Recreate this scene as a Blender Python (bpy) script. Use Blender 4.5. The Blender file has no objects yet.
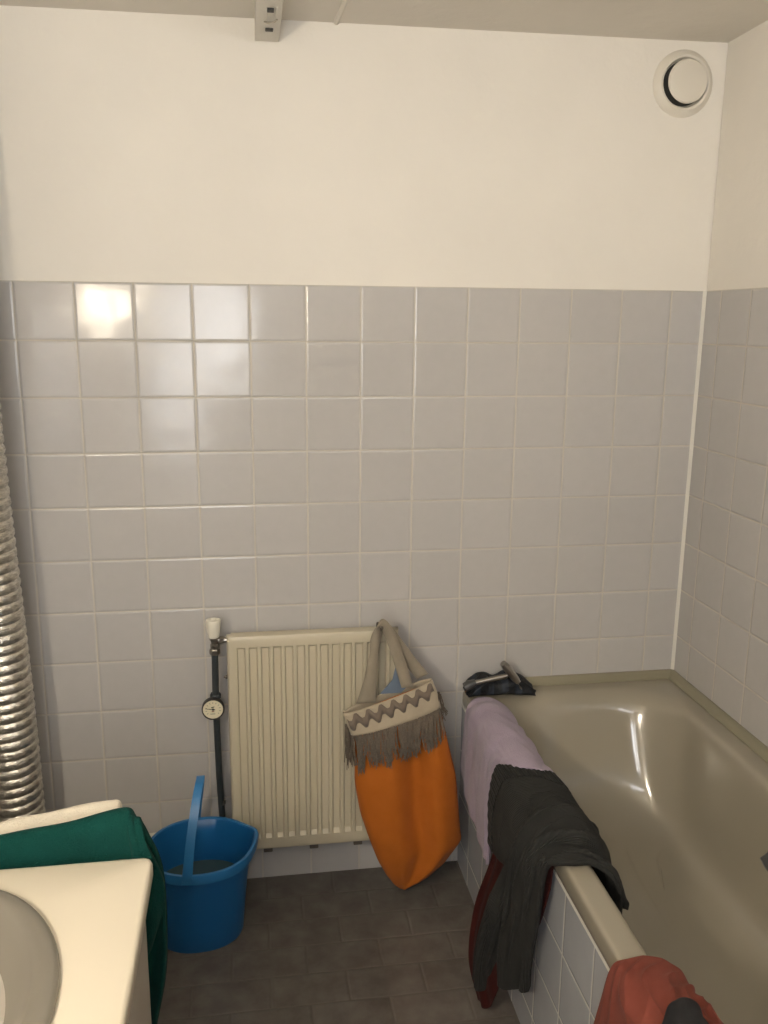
import bpy, bmesh, math, random
import numpy as np
from mathutils import Vector, Matrix
random.seed(7)
rng = np.random.default_rng(7)
S = bpy.context.scene
C = S.collection
PI = math.pi

# ------------------------------------------------------------------ camera
cam_d = bpy.data.cameras.new('camera')
cam = bpy.data.objects.new('camera', cam_d)
C.objects.link(cam)
S.camera = cam
cam_d.sensor_fit = 'VERTICAL'
cam_d.sensor_height = 36.0
cam_d.lens = 868.33 / 1024 * 36.0
cam_d.clip_start = 0.02
cam.matrix_world = Matrix(((0.988398, 0.023987, -0.149983, 0.5940),
                           (-0.151614, 0.215232, -0.964722, -2.4150),
                           (0.009140, 0.976268, 0.216371, 1.6950),
                           (0, 0, 0, 1)))

# ------------------------------------------------------------------ daylight and exposure
W = bpy.data.worlds.new('sky')
S.world = W
W.use_nodes = True
W.node_tree.nodes['Background'].inputs[0].default_value = (0.97, 0.98, 1.0, 1)
W.node_tree.nodes['Background'].inputs[1].default_value = 30.0
for (px_, pz_, w_, h_) in ((.325, 1.415, .45, 1.03), (.95, 2.30, 1.7, .12)):      # rear window and the added high strip
    pl = bpy.data.lights.new('window_portal', 'AREA')
    pl.shape = 'RECTANGLE'; pl.size = w_; pl.size_y = h_
    pl.cycles.is_portal = True
    po = bpy.data.objects.new('window_portal', pl); C.objects.link(po)
    po.location = (px_, -3.08, pz_)
    po.rotation_euler = (PI / 2, 0, 0)
BULB = 345.0
S.view_settings.view_transform = 'Standard'
S.view_settings.look = 'None'
S.view_settings.gamma = 1
S.view_settings.use_curve_mapping = False
S.view_settings.exposure = 0.0

# ------------------------------------------------------------------ material helpers
class NT:
    def __init__(s, name):
        s.m = bpy.data.materials.new(name); s.m.use_nodes = True
        s.t = s.m.node_tree; s.n = s.t.nodes; s.l = s.t.links
        s.b = s.n['Principled BSDF']; s.o = s.n['Material Output']
    def new(s, k, **kw):
        x = s.n.new(k)
        for a, v in kw.items(): setattr(x, a, v)
        return x
    def put(s, sock, v):
        if isinstance(v, bpy.types.NodeSocket): s.l.new(v, sock)
        else: sock.default_value = v
    def math(s, op, a, b=0.0, c=None, clamp=False):
        x = s.new('ShaderNodeMath', operation=op, use_clamp=clamp)
        s.put(x.inputs[0], a); s.put(x.inputs[1], b)
        if c is not None: s.put(x.inputs[2], c)
        return x.outputs[0]
    def mix(s, f, a, b, blend='MIX'):
        x = s.new('ShaderNodeMix', data_type='RGBA', blend_type=blend)
        s.put(x.inputs[0], f); s.put(x.inputs[6], a); s.put(x.inputs[7], b)
        return x.outputs[2]
    def noise(s, scale, detail=3, rough=0.5, vec=None, dist=0.0):
        x = s.new('ShaderNodeTexNoise')
        x.inputs['Scale'].default_value = scale; x.inputs['Detail'].default_value = detail
        x.inputs['Roughness'].default_value = rough; x.inputs['Distortion'].default_value = dist
        s.l.new(vec if vec is not None else s.pos(), x.inputs['Vector'])
        return x.outputs[0]
    def pos(s):
        if not hasattr(s, '_p'): s._p = s.new('ShaderNodeNewGeometry').outputs['Position']
        return s._p
    def xyz(s):
        if not hasattr(s, '_s'):
            x = s.new('ShaderNodeSeparateXYZ'); s.l.new(s.pos(), x.inputs[0]); s._s = x.outputs
        return s._s
    def obj(s):
        if not hasattr(s, '_o'): s._o = s.new('ShaderNodeTexCoord').outputs['Object']
        return s._o
    def uv(s):
        if not hasattr(s, '_u'): s._u = s.new('ShaderNodeTexCoord').outputs['UV']
        return s._u
    def scaled(s, vec, v):
        x = s.new('ShaderNodeVectorMath', operation='MULTIPLY'); s.l.new(vec, x.inputs[0]); x.inputs[1].default_value = v
        return x.outputs[0]
    def ramp(s, f, a, b):
        x = s.new('ShaderNodeMapRange'); s.put(x.inputs[0], f); x.inputs[1].default_value = a; x.inputs[2].default_value = b
        return x.outputs[0]
    def bump(s, h, strength=1.0, dist=1.0):
        x = s.new('ShaderNodeBump'); x.inputs['Strength'].default_value = strength; x.inputs['Distance'].default_value = dist
        s.put(x.inputs['Height'], h); s.l.new(x.outputs[0], s.b.inputs['Normal'])
    def set(s, **kw):
        for k, v in kw.items(): s.put(s.b.inputs[k.replace('_', ' ')], v)
        return s

def col(r, g, b): return (r, g, b, 1)

def simple(name, c, rough=0.5, metal=0.0, var=0.06, scale=8, bump=0.0, bscale=60, coat=0.0, spec=0.5):
    t = NT(name)
    n = t.noise(scale, 3)
    t.set(Base_Color=t.mix(n, col(*[x * (1 - var) for x in c]), col(*[min(1, x * (1 + var)) for x in c])),
          Roughness=rough, Metallic=metal, Coat_Weight=coat, Specular_IOR_Level=spec)
    if bump: t.bump(t.noise(bscale, 3), 1.0, bump)
    return t.m

def tile_mat(name, ua, va, pu, pv, ou, ov, c, grout, gu, gv, rough=0.18, tilt=0.007, brick=False, cloud=0.0, gd=0.0012, wav=0.00025, grough=0.7, lite=None, spec=0.5):
    t = NT(name); X = t.xyz()
    U = t.math('DIVIDE', t.math('SUBTRACT', X[ua], ou), pu)
    V = t.math('DIVIDE', t.math('SUBTRACT', X[va], ov), pv)
    iv = t.math('FLOOR', V); fv = t.math('SUBTRACT', V, iv)
    if brick:
        U = t.math('ADD', U, t.math('MULTIPLY', t.math('FLOORED_MODULO', iv, 2.0), 0.5))
    iu = t.math('FLOOR', U); fu = t.math('SUBTRACT', U, iu)
    du = t.math('MULTIPLY', t.math('MINIMUM', fu, t.math('SUBTRACT', 1.0, fu)), pu)
    dv = t.math('MULTIPLY', t.math('MINIMUM', fv, t.math('SUBTRACT', 1.0, fv)), pv)
    mu = t.math('SMOOTH_MIN', t.ramp(du, gu * .35, gu * .75), t.ramp(dv, gv * .35, gv * .75), 0.1)
    mu = t.math('MULTIPLY', t.ramp(du, gu * .35, gu * .75), t.ramp(dv, gv * .35, gv * .75))
    cmb = t.new('ShaderNodeCombineXYZ'); t.put(cmb.inputs[0], iu); t.put(cmb.inputs[1], iv); cmb.inputs[2].default_value = ou
    wn = t.new('ShaderNodeTexWhiteNoise'); t.l.new(cmb.outputs[0], wn.inputs['Vector'])
    sp = t.new('ShaderNodeSeparateColor'); t.l.new(wn.outputs['Color'], sp.inputs[0])
    r = sp.outputs
    base = t.mix(r[0], col(*[x * .98 for x in c]), col(*[x * 1.02 for x in c]))
    if cloud:
        cl = t.noise(14, 4, .6)
        base = t.mix(t.ramp(cl, .35, .7), base, col(*(lite or [x * (1 + cloud) for x in c])))
    else:
        base = t.mix(t.ramp(t.noise(30, 3, .6), .3, .8), base, t.mix(1.0, base, col(.96, .96, .96), 'MULTIPLY'))
    gcol = t.mix(t.noise(6, 3), col(*[x * .85 for x in grout]), col(*grout))
    t.set(Base_Color=t.mix(mu, gcol, base), Roughness=t.math('ADD', rough, t.math('MULTIPLY', t.math('SUBTRACT', 1.0, mu), grough - rough)), Specular_IOR_Level=spec)
    h1 = t.math('MULTIPLY', t.math('MULTIPLY', t.math('SUBTRACT', r[0], .5), tilt * pu * 2), fu)
    h2 = t.math('MULTIPLY', t.math('MULTIPLY', t.math('SUBTRACT', r[1], .5), tilt * pv * 2), fv)
    edge = t.math('MULTIPLY', t.ramp(t.math('MINIMUM', du, dv), 0.0, 0.006), gd)
    wv = t.math('MULTIPLY', t.noise(9, 1), wav * 8)
    h = t.math('ADD', t.math('ADD', h1, h2), t.math('ADD', edge, wv))
    t.bump(h)
    return t.m

def plaster(name, c):
    t = NT(name)
    n = t.noise(2.2, 4, .55)
    t.set(Base_Color=t.mix(t.ramp(n, .3, .75), col(*c), col(*[x * .93 for x in c])), Roughness=.75, Specular_IOR_Level=.25)
    t.bump(t.math('ADD', t.math('MULTIPLY', t.noise(5, 4, .6), .006), t.math('MULTIPLY', t.noise(140, 2), .0004)))
    return t.m

def cloth(name, c, c2=None, rib=0.0, ribn=120, fuzz=0.0008, fscale=500, sheen=.2, axis=0, rough=.9):
    t = NT(name); u = t.uv()
    sp = t.new('ShaderNodeSeparateXYZ'); t.l.new(u, sp.inputs[0])
    n = t.noise(22, 4, .6)
    base = t.mix(t.ramp(n, .3, .7), col(*c), col(*(c2 or [x * 1.15 for x in c])))
    h = t.math('MULTIPLY', t.noise(fscale, 2), fuzz)
    if rib:
        w = t.math('SINE', t.math('MULTIPLY', sp.outputs[axis], ribn * 2 * PI))
        h = t.math('ADD', h, t.math('MULTIPLY', w, rib))
        base = t.mix(t.ramp(w, -1, 1), t.mix(1.0, base, col(.78, .78, .78), 'MULTIPLY'), base)
    t.set(Base_Color=base, Roughness=rough, Sheen_Weight=sheen, Specular_IOR_Level=.15)
    t.bump(h)
    return t.m

# ------------------------------------------------------------------ geometry helpers
def link(name, verts, faces, mat, parent=None, smooth=True, uvs=None, mats=None, midx=None, sharp=None):
    me = bpy.data.meshes.new(name)
    me.from_pydata([tuple(map(float, v)) for v in verts], [], faces)
    for m in (mats or [mat]): me.materials.append(m)
    if midx is not None:
        for p, i in zip(me.polygons, midx): p.material_index = i
    if uvs is not None:
        L = me.uv_layers.new(name='UVMap')
        for lp in me.loops: L.data[lp.index].uv = uvs[lp.vertex_index]
    if smooth:
        for p in me.polygons: p.use_smooth = True
    me.update()
    if smooth and sharp: me.set_sharp_from_angle(angle=math.radians(sharp))
    o = bpy.data.objects.new(name, me); C.objects.link(o)
    if parent is not None: o.parent = parent; o.matrix_parent_inverse = parent.matrix_world.inverted() if False else Matrix.Translation(-parent.location) if parent.type == 'EMPTY' else Matrix()
    return o

def thing(name, label, cat, loc=(0, 0, 0), group=None):
    o = bpy.data.objects.new(name, None); C.objects.link(o); o.location = loc; o.empty_display_size = .05
    o['label'] = label; o['category'] = cat
    if group: o['group'] = group
    return o
def tag(o, label, cat, group=None):
    o['label'] = label; o['category'] = cat
    if group: o['group'] = group
    return o
def struct(o): o['kind'] = 'structure'; return o

class MB:
    """collects shapes and links them as one mesh"""
    def __init__(s): s.v = []; s.f = []; s.mi = []; s.m = 0
    def add(s, v, f):
        k = len(s.v); s.v += [tuple(map(float, p)) for p in v]; s.f += [tuple(i + k for i in q) for q in f]; s.mi += [s.m] * len(f); return s
    def box(s, a, b):
        x0, y0, z0 = a; x1, y1, z1 = b
        v = [(x0, y0, z0), (x1, y0, z0), (x1, y1, z0), (x0, y1, z0), (x0, y0, z1), (x1, y0, z1), (x1, y1, z1), (x0, y1, z1)]
        return s.add(v, [(0, 3, 2, 1), (4, 5, 6, 7), (0, 1, 5, 4), (1, 2, 6, 5), (2, 3, 7, 6), (3, 0, 4, 7)])
    def rbox(s, a, b, r, seg=3):
        bm = bmesh.new()
        bmesh.ops.create_cube(bm, size=1)
        for v in bm.verts: v.co = Vector([(a[i] + b[i]) / 2 + v.co[i] * (b[i] - a[i]) for i in range(3)])
        bmesh.ops.bevel(bm, geom=bm.edges[:], offset=r, segments=seg, affect='EDGES', profile=.5)
        bm.verts.index_update()
        s.add([v.co for v in bm.verts], [[v.index for v in f.verts] for f in bm.faces]); bm.free(); return s
    def tube(s, pts, r, n=12, cap=True, flat=1.0):
        pts = [Vector(p) for p in pts]; m = len(pts)
        rr = r if hasattr(r, '__len__') else [r] * m
        V = []; up = None
        for i, p in enumerate(pts):
            d = (pts[min(i + 1, m - 1)] - pts[max(i - 1, 0)]).normalized()
            if up is None:
                up = Vector((0, 0, 1)) if abs(d.z) < .9 else Vector((0, 1, 0))
            a = (up - d * up.dot(d)).normalized(); b = d.cross(a); up = a
            for k in range(n):
                t = 2 * PI * k / n; V.append(p + (a * math.cos(t) * flat + b * math.sin(t)) * rr[i])
        F = [(i * n + k, i * n + (k + 1) % n, (i + 1) * n + (k + 1) % n, (i + 1) * n + k) for i in range(m - 1) for k in range(n)]
        if cap: F += [tuple(range(n))[::-1], tuple((m - 1) * n + k for k in range(n))]
        return s.add(V, F)
    def lathe(s, prof, origin, axis='z', n=40):
        """prof: list of (radius, height) along axis"""
        o = Vector(origin); V = []
        for r, h in prof:
            for k in range(n):
                t = 2 * PI * k / n; a, b = r * math.cos(t), r * math.sin(t)
                V.append(o + (Vector((a, b, h)) if axis == 'z' else Vector((a, -h, b)) if axis == 'y' else Vector((h, a, b))))
        m = len(prof)
        F = [(i * n + k, i * n + (k + 1) % n, (i + 1) * n + (k + 1) % n, (i + 1) * n + k) for i in range(m - 1) for k in range(n)]
        F += [tuple(range(n))[::-1], tuple((m - 1) * n + k for k in range(n))]
        return s.add(V, F)
    def build(s, name, mat, parent=None, smooth=True, sharp=35, mats=None):
        o = link(name, s.v, s.f, mat, parent, smooth, mats=mats, midx=s.mi if mats else None, sharp=sharp)
        bm = bmesh.new(); bm.from_mesh(o.data); bmesh.ops.recalc_face_normals(bm, faces=bm.faces); bm.to_mesh(o.data); bm.free()
        return o

def cr(P, n):
    """Catmull-Rom upsample along axis 0 of array P (k, ..., 3)"""
    P = np.asarray(P, float); k = len(P)
    t = np.linspace(0, k - 1, n); i = np.clip(np.floor(t).astype(int), 0, k - 2); f = (t - i).reshape((-1,) + (1,) * (P.ndim - 1))
    p1 = P[i]; p2 = P[i + 1]
    p0 = np.where((i > 0).reshape(f.shape), P[np.maximum(i - 1, 0)], 2 * p1 - p2)
    p3 = np.where((i < k - 2).reshape(f.shape), P[np.minimum(i + 2, k - 1)], 2 * p2 - p1)
    return .5 * (2 * p1 + (p2 - p0) * f + (2 * p0 - 5 * p1 + 4 * p2 - p3) * f ** 2 + (3 * p1 - p0 - 3 * p2 + p3) * f ** 3)

def net(P, nu, nv):
    """control net (rows, cols, 3) -> fine grid (nu, nv, 3)"""
    A = cr(P, nu); return np.swapaxes(cr(np.swapaxes(A, 0, 1), nv), 0, 1)

def normals(G):
    du = np.gradient(G, axis=0); dv = np.gradient(G, axis=1); n = np.cross(du, dv)
    return n / (np.linalg.norm(n, axis=2, keepdims=True) + 1e-9)

def grid(name, G, mat, parent=None, thick=0.0, disp=None, wrap=False, off=0.0):
    if disp is not None: G = G + normals(G) * disp[..., None]
    a, b = G.shape[:2]
    F = [(i * b + j, i * b + (j + 1) % b, (i + 1) * b + (j + 1) % b, (i + 1) * b + j) for i in range(a - 1) for j in range(b if wrap else b - 1)]
    uv = [(i / (a - 1), j / (b - 1)) for i in range(a) for j in range(b)]
    o = link(name, G.reshape(-1, 3), F, mat, parent, True, uv)
    if thick:
        m = o.modifiers.new('thickness', 'SOLIDIFY'); m.thickness = thick; m.offset = off; m.use_rim = True
    return o

def waves(nu, nv, terms, seed=0):
    """sum of smooth directional folds on the unit square"""
    u, v = np.meshgrid(np.linspace(0, 1, nu), np.linspace(0, 1, nv), indexing='ij')
    h = np.zeros_like(u); r = np.random.default_rng(seed)
    for amp, fu, fv in terms:
        ph = r.uniform(0, 6.28); w = r.uniform(1, 2.2)
        h += amp * np.sin(2 * PI * (fu * u + fv * v) + ph + .8 * np.sin(2 * PI * w * (u - v * .6) + ph * 2))
    return h, u, v

def rrect(x0, x1, y0, y1, r, z, n=10, m=14):
    """rounded rectangle ring with a fixed number of vertices"""
    pts = []
    r = min(r, (x1 - x0) / 2 - 1e-4, (y1 - y0) / 2 - 1e-4)
    cs = [((x1 - r, y1 - r), 0), ((x0 + r, y1 - r), PI / 2), ((x0 + r, y0 + r), PI), ((x1 - r, y0 + r), 1.5 * PI)]
    arcs = [[(cx + r * math.cos(a + PI / 2 * k / n), cy + r * math.sin(a + PI / 2 * k / n)) for k in range(n + 1)] for (cx, cy), a in cs]
    for q in range(4):
        pts += arcs[q]
        p, s_ = arcs[q][-1], arcs[(q + 1) % 4][0]
        pts += [(p[0] + (s_[0] - p[0]) * k / m, p[1] + (s_[1] - p[1]) * k / m) for k in range(1, m)]
    return [(x, y, z) for x, y in pts]

def loft(rings, close_last=True, close_first=False):
    n = len(rings[0]); V = [p for r in rings for p in r]; m = len(rings)
    F = [(i * n + k, i * n + (k + 1) % n, (i + 1) * n + (k + 1) % n, (i + 1) * n + k) for i in range(m - 1) for k in range(n)]
    if close_last: F.append(tuple((m - 1) * n + k for k in range(n)))
    if close_first: F.append(tuple(range(n))[::-1])
    return V, F

# ------------------------------------------------------------------ materials of the room
TZ = 1.784            # top of the tiling
CEIL = 2.425
XL, XR, YR = -0.215, 1.903, -3.0
TILE = (.475, .46, .445); GROUT = (.56, .525, .455)
m_plaster = plaster('white_plaster', (.80, .765, .70))
m_ceil = plaster('ceiling_paint', (.76, .72, .65))
m_tile_back = tile_mat('grey_wall_tiles_back', 0, 2, .15, .15, 0.0, TZ - 1.8, TILE, GROUT, .0042, .0036, spec=.44)
m_tile_right = tile_mat('grey_wall_tiles_right', 1, 2, .15, .15, -.0894, TZ - 1.8, TILE, GROUT, .0042, .0036)
m_tile_left = tile_mat('grey_wall_tiles_left', 1, 2, .15, .15, -.05, TZ - 1.8, TILE, GROUT, .0042, .0036)
m_tile_panel = tile_mat('bath_panel_tiles', 1, 2, .155, .15, .025, .09, (.40, .41, .43), (.58, .56, .52), .004, .004, tilt=.006)
m_floor = tile_mat('brown_grey_floor_tiles', 0, 1, .2, .107, .712, 0.0, (.098, .086, .074), (.14, .125, .108), .0045, .0045,
                   rough=.42, tilt=.004, brick=True, cloud=.5, gd=.0012, lite=(.155, .140, .124), spec=.3)

# ------------------------------------------------------------------ room shell
mb = MB(); mb.box((XL, YR, -.05), (XR, 0, 0)); struct(mb.build('floor', m_floor, smooth=False))
mb = MB(); mb.box((XL - .1, YR - .1, CEIL), (XR + .1, .1, CEIL + .08))
mb.v = [(x, y, z + .008 * (x - .0)) for x, y, z in mb.v]; struct(mb.build('ceiling', m_ceil, smooth=False))
def wall(name, parts, tm):
    mb = MB()
    for k, a, b in parts: mb.m = k; mb.box(a, b)
    return struct(mb.build(name, None, smooth=False, mats=[m_plaster, tm]))
wall('wall_back', [(0, (XL - .1, .004, TZ), (XR + .1, .1, CEIL + .03)), (1, (XL - .1, 0, -.05), (XR + .1, .1, TZ))], m_tile_back)
wall('wall_right', [(0, (XR + .004, YR - .1, TZ), (XR + .1, 0, CEIL + .03)), (1, (XR, YR - .1, -.05), (XR + .1, 0, TZ))], m_tile_right)
wall('wall_left', [(0, (XL - .1, YR - .1, TZ), (XL - .004, 0, CEIL)), (1, (XL - .1, YR - .1, -.05), (XL, 0, TZ))], m_tile_left)
WX0, WX1, WZ0, WZ1 = .10, .55, .90, 1.93
VX0, VX1, VZ0, VZ1 = .10, 1.80, 2.24, 2.36  # high strip opening added to let in more daylight
mb = MB()
mb.box((XL, YR - .1, -.05), (XR, YR, WZ0)); mb.box((XL, YR - .1, WZ0), (WX0, YR, WZ1)); mb.box((WX1, YR - .1, WZ0), (XR, YR, WZ1))
mb.box((XL, YR - .1, WZ1), (XR, YR, VZ0)); mb.box((XL, YR - .1, VZ0), (VX0, YR, VZ1)); mb.box((VX1, YR - .1, VZ0), (XR, YR, VZ1)); mb.box((XL, YR - .1, VZ1), (XR, YR, CEIL + .03))
struct(mb.build('wall_rear', simple('brown_rear_paint', (.30, .27, .23), .6), smooth=False))
m_frame = simple('white_window_paint', (.72, .70, .66), .4)
def window(name, x0, x1, z0, z1, bars):
    mb = MB(); y0, y1 = YR - .06, YR - .01
    mb.box((x0, y0, z0), (x0 + .03, y1, z1)); mb.box((x1 - .03, y0, z0), (x1, y1, z1)); mb.box((x0, y0, z0), (x1, y1, z0 + .012)); mb.box((x0, y0, z1 - .012), (x1, y1, z1))
    for a, b in bars: mb.box(a, b)
    struct(mb.build(name, m_frame, smooth=False))
window('window_1', WX0, WX1, WZ0, WZ1, [((.225, YR - .06, WZ0), (.375, YR - .01, WZ1)), ((.37, YR - .055, WZ0), (WX1, YR - .015, 1.36))])
window('added_fill_window', VX0, VX1, VZ0, VZ1, [((.93, YR - .06, VZ0), (.97, YR - .01, VZ1))])  # unseen extra window, added to brighten the upper walls
# white silicone bead in the corner
m_sil = simple('white_silicone', (.66, .64, .58), .45)
mb = MB()
mb.add([(XR - .008, 0, .615), (XR, -.008, .615), (XR, 0, .615), (XR - .008, 0, TZ), (XR, -.008, TZ), (XR, 0, TZ)],
       [(0, 1, 4, 3), (1, 2, 5, 4), (2, 0, 3, 5), (0, 2, 1), (3, 4, 5)])
struct(mb.build('trim_1', m_sil, smooth=False))

# ------------------------------------------------------------------ bathtub
m_tub = simple('beige_enamel', (.30, .27, .212), .12, var=.02, coat=.3)
m_tubtrim = simple('beige_sealing_strip', (.235, .215, .15), .35, var=.05)
tub = thing('bathtub', 'beige built-in bathtub along the right wall with a tiled front', 'bathtub', (1.56, -.87, 0))
R = rrect
X0, X1, Y0, Y1 = 1.213, 1.893, -1.76, -.008
rings = [R(X0 + .004, X1, Y0, Y1, .012, .545), R(X0, X1, Y0, Y1, .014, .556), R(X0, X1, Y0, Y1, .016, .586), R(X0 + .0015, X1 - .001, Y0 + .002, Y1 - .001, .02, .5925), R(X0 + .006, X1 - .002, Y0 + .004, Y1 - .002, .02, .5962),
         R(X0 + .012, X1 - .004, Y0 + .012, Y1 - .004, .025, .597), R(X0 + .022, X1 - .008, Y0 + .02, Y1 - .010, .03, .597),
         R(1.258, 1.838, -1.685, -.060, .13, .597), R(1.266, 1.832, -1.675, -.070, .15, .5955), R(1.274, 1.824, -1.665, -.082, .165, .590), R(1.281, 1.818, -1.655, -.095, .175, .578),
         R(1.288, 1.813, -1.64, -.108, .18, .555), R(1.310, 1.801, -1.58, -.160, .165, .44), R(1.332, 1.790, -1.52, -.215, .14, .35), R(1.343, 1.783, -1.49, -.243, .125, .315),
         R(1.358, 1.772, -1.46, -.268, .11, .288), R(1.382, 1.752, -1.43, -.297, .095, .270), R(1.42, 1.72, -1.40, -.33, .08, .262), R(1.50, 1.62, -1.3, -.45, .05, .259)]
V, F = loft(rings)
o = link('tub_shell', V, F, m_tub, tub)
sb = o.modifiers.new('smooth', 'SUBSURF'); sb.levels = 1; sb.render_levels = 1
mb = MB(); mb.box((1.218, -1.75, 0), (1.235, -.001, .541)); mb.build('tiled_panel', m_tile_panel, tub, smooth=False)
mb = MB(); mb.box((1.2165, -1.75, .536), (1.222, -.001, .5445)); mb.build('grout_line', m_sil, tub, smooth=False)
def strip_prof(p):   # quarter profile with a groove: (distance from wall, z)
    return [(0, .596), (.023, .596), (.0235, .601), (.018, .605), (.016, .607), (.014, .610), (.011, .616), (.006, .620), (0, .620)]
pf = strip_prof(0)
# back strip then right strip, mitred in the corner
path = [lambda d: (1.31, -d), lambda d: (XR - d, -d), lambda d: (XR - d, -1.75)]
V = [(*q(d), z) for q in path for d, z in pf]; n = len(pf)
F = [(i * n + k, i * n + (k + 1) % n, (i + 1) * n + (k + 1) % n, (i + 1) * n + k) for i in range(2) for k in range(n)] + [tuple(range(n)), tuple(range(2 * n, 3 * n))[::-1]]
mb = MB(); mb.add(V, F); mb.build('sealing_strip', m_tubtrim, tub, sharp=30)
m_chrome = simple('chrome', (.75, .74, .72), .15, metal=1, var=.03)
mb = MB(); mb.lathe([(.0, .0), (.034, 0), (.034, .003), (.025, .005), (0, .004)], (1.56, -1.2, .2615), 'z', 32); mb.build('drain', m_chrome, tub)

# ------------------------------------------------------------------ wall lamp over the washbasin (outside the frame, lights the room)
lamp = thing('wall_lamp', 'white wall lamp with three warm globe bulbs above the washbasin', 'lamp', (XL, -2.4, 1.797))
mb = MB(); mb.rbox((XL, -2.60, 1.762), (XL + .02, -2.20, 1.832), .006); mb.build('back_plate', simple('lamp_white', (.8, .8, .78), .4), lamp)
te = NT('warm_bulb_glass'); te.n.remove(te.b)
em = te.new('ShaderNodeEmission'); em.inputs[0].default_value = (1.0, .87, .68, 1); em.inputs[1].default_value = BULB
te.l.new(em.outputs[0], te.o.inputs[0])
for y in (-2.53, -2.40, -2.27):
    mb = MB(); mb.lathe([(.012, -.03), (.014, .0)], (XL + .045, y, 1.797), 'x', 20); s_ = mb.build('socket', m_chrome, lamp)
    mb = MB(); mb.lathe([(.04 * math.sin(PI * k / 12) + 1e-4, -.04 * math.cos(PI * k / 12)) for k in range(13)], (XL + .078, y, 1.797), 'x', 24); mb.build('bulb', te.m, lamp)

# ------------------------------------------------------------------ ceiling rail and ridge
m_rail = simple('white_rail_paint', (.72, .69, .62), .45)
m_dark = simple('dark_slot', (.03, .03, .028), .6)
rail = thing('ceiling_rail', 'white rectangular rail along the ceiling ending at the back wall', 'rail', (.66, -.3, CEIL))
RZ = 2.378
mb = MB(); mb.rbox((.629, -.75, RZ), (.689, .002, CEIL + .004), .002, 2); mb.build('channel', m_rail, rail)
mb = MB(); mb.rbox((.653, -.105, RZ - .003), (.672, -.085, RZ + .002), .0015); mb.build('slot', m_dark, rail)
mb = MB(); mb.tube([(.650, -.150, RZ), (.657, -.162, RZ - .006), (.672, -.172, RZ - .006), (.68, -.172, RZ)], .0022, 8); mb.build('hook', simple('rail_hook', (.30, .27, .22), .4), rail)
mb = MB(); mb.tube([(.652, -.25, RZ), (.654, -.20, RZ - .005), (.655, -.155, RZ)], .0018, 8)
mb.tube([(.676, -.25, RZ), (.676, -.21, RZ - .004), (.674, -.18, RZ)], .0018, 8); mb.build('clip', m_rail, rail)
mb = MB(); mb.rbox((.655, -.245, RZ - .004), (.670, -.225, RZ + .001), .001); mb.build('slot', m_dark, rail)
mb = MB(); mb.tube([(.835, -.002, CEIL + .007), (.842, -.15, CEIL + .008), (.840, -.4, CEIL + .007), (.845, -.8, CEIL + .007)], .008, 8); struct(mb.build('trim_2', m_ceil))

# ------------------------------------------------------------------ air vent
m_vent = simple('vent_plastic', (.70, .66, .58), .4)
vent = thing('air_vent', 'round white ceiling-height extractor vent on the back wall', 'vent', (1.785, 0, 2.331))
prof = [(.086, 0), (.086, .004), (.080, .012), (.070, .018), (.064, .017), (.061, .010), (.058, .001), (.0, .001)]
mb = MB(); mb.lathe([(r, h - .0) for r, h in prof], (1.785, .004, 2.331), 'y', 64); mb.build('ring', m_vent, vent)
mb = MB(); mb.lathe([(.0, .0012), (.0575, .0012), (.0575, .002), (0, .002)], (1.785, .003, 2.331), 'y', 48); mb.build('opening', m_dark, vent)
mb = MB(); mb.lathe([(.0, .020), (.046, .020), (.053, .024), (.056, .030), (.054, .034), (.047, .036), (0, .037)], (1.785, .004, 2.331), 'y', 64); mb.build('disc', m_vent, vent)
mb = MB(); mb.lathe([(.006, 0), (.006, .022)], (1.785, .002, 2.331), 'y', 12); mb.build('stem', m_dark, vent)

# ------------------------------------------------------------------ flexible foil duct
t = NT('crinkled_foil'); n1 = t.noise(38, 5, .7); vm = t.scaled(t.pos(), (60, 60, 260)); n2 = t.noise(1.0, 3, .6, vm)
t.set(Base_Color=t.mix(t.ramp(n2, .3, .7), col(.45, .42, .37), col(.80, .76, .68)), Metallic=.95, Roughness=t.math('ADD', .22, t.math('MULTIPLY', n1, .22)))
t.bump(t.math('ADD', t.math('MULTIPLY', n1, .004), t.math('MULTIPLY', n2, .001)))
m_foil = t.m
nz, na = 1300, 72
zz = np.linspace(0.002, CEIL - .002, nz); aa = np.linspace(0, 2 * PI, na, endpoint=False)
Z, A = np.meshgrid(zz, aa, indexing='ij')
ph = Z / .0262 - A / (2 * PI)
rr = .0575 + .0072 * np.abs(np.sin(PI * ph)) ** .38 + .0009 * np.sin(17 * A + 40 * Z) * np.abs(np.sin(PI * ph)) + rng.normal(0, .00034, Z.shape)
cx = -.0575 - .0135 * np.tanh((Z - 1.05) * 2.2) ; cy = -.190 + .006 * np.sin(Z * 3.1)
G = np.stack([cx + rr * np.cos(A), cy + rr * np.sin(A), Z], 2)
duct = grid('flexible_duct', G, m_foil, wrap=True)
tag(duct, 'silver ribbed flexible foil duct standing upright in the left corner', 'duct')

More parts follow.
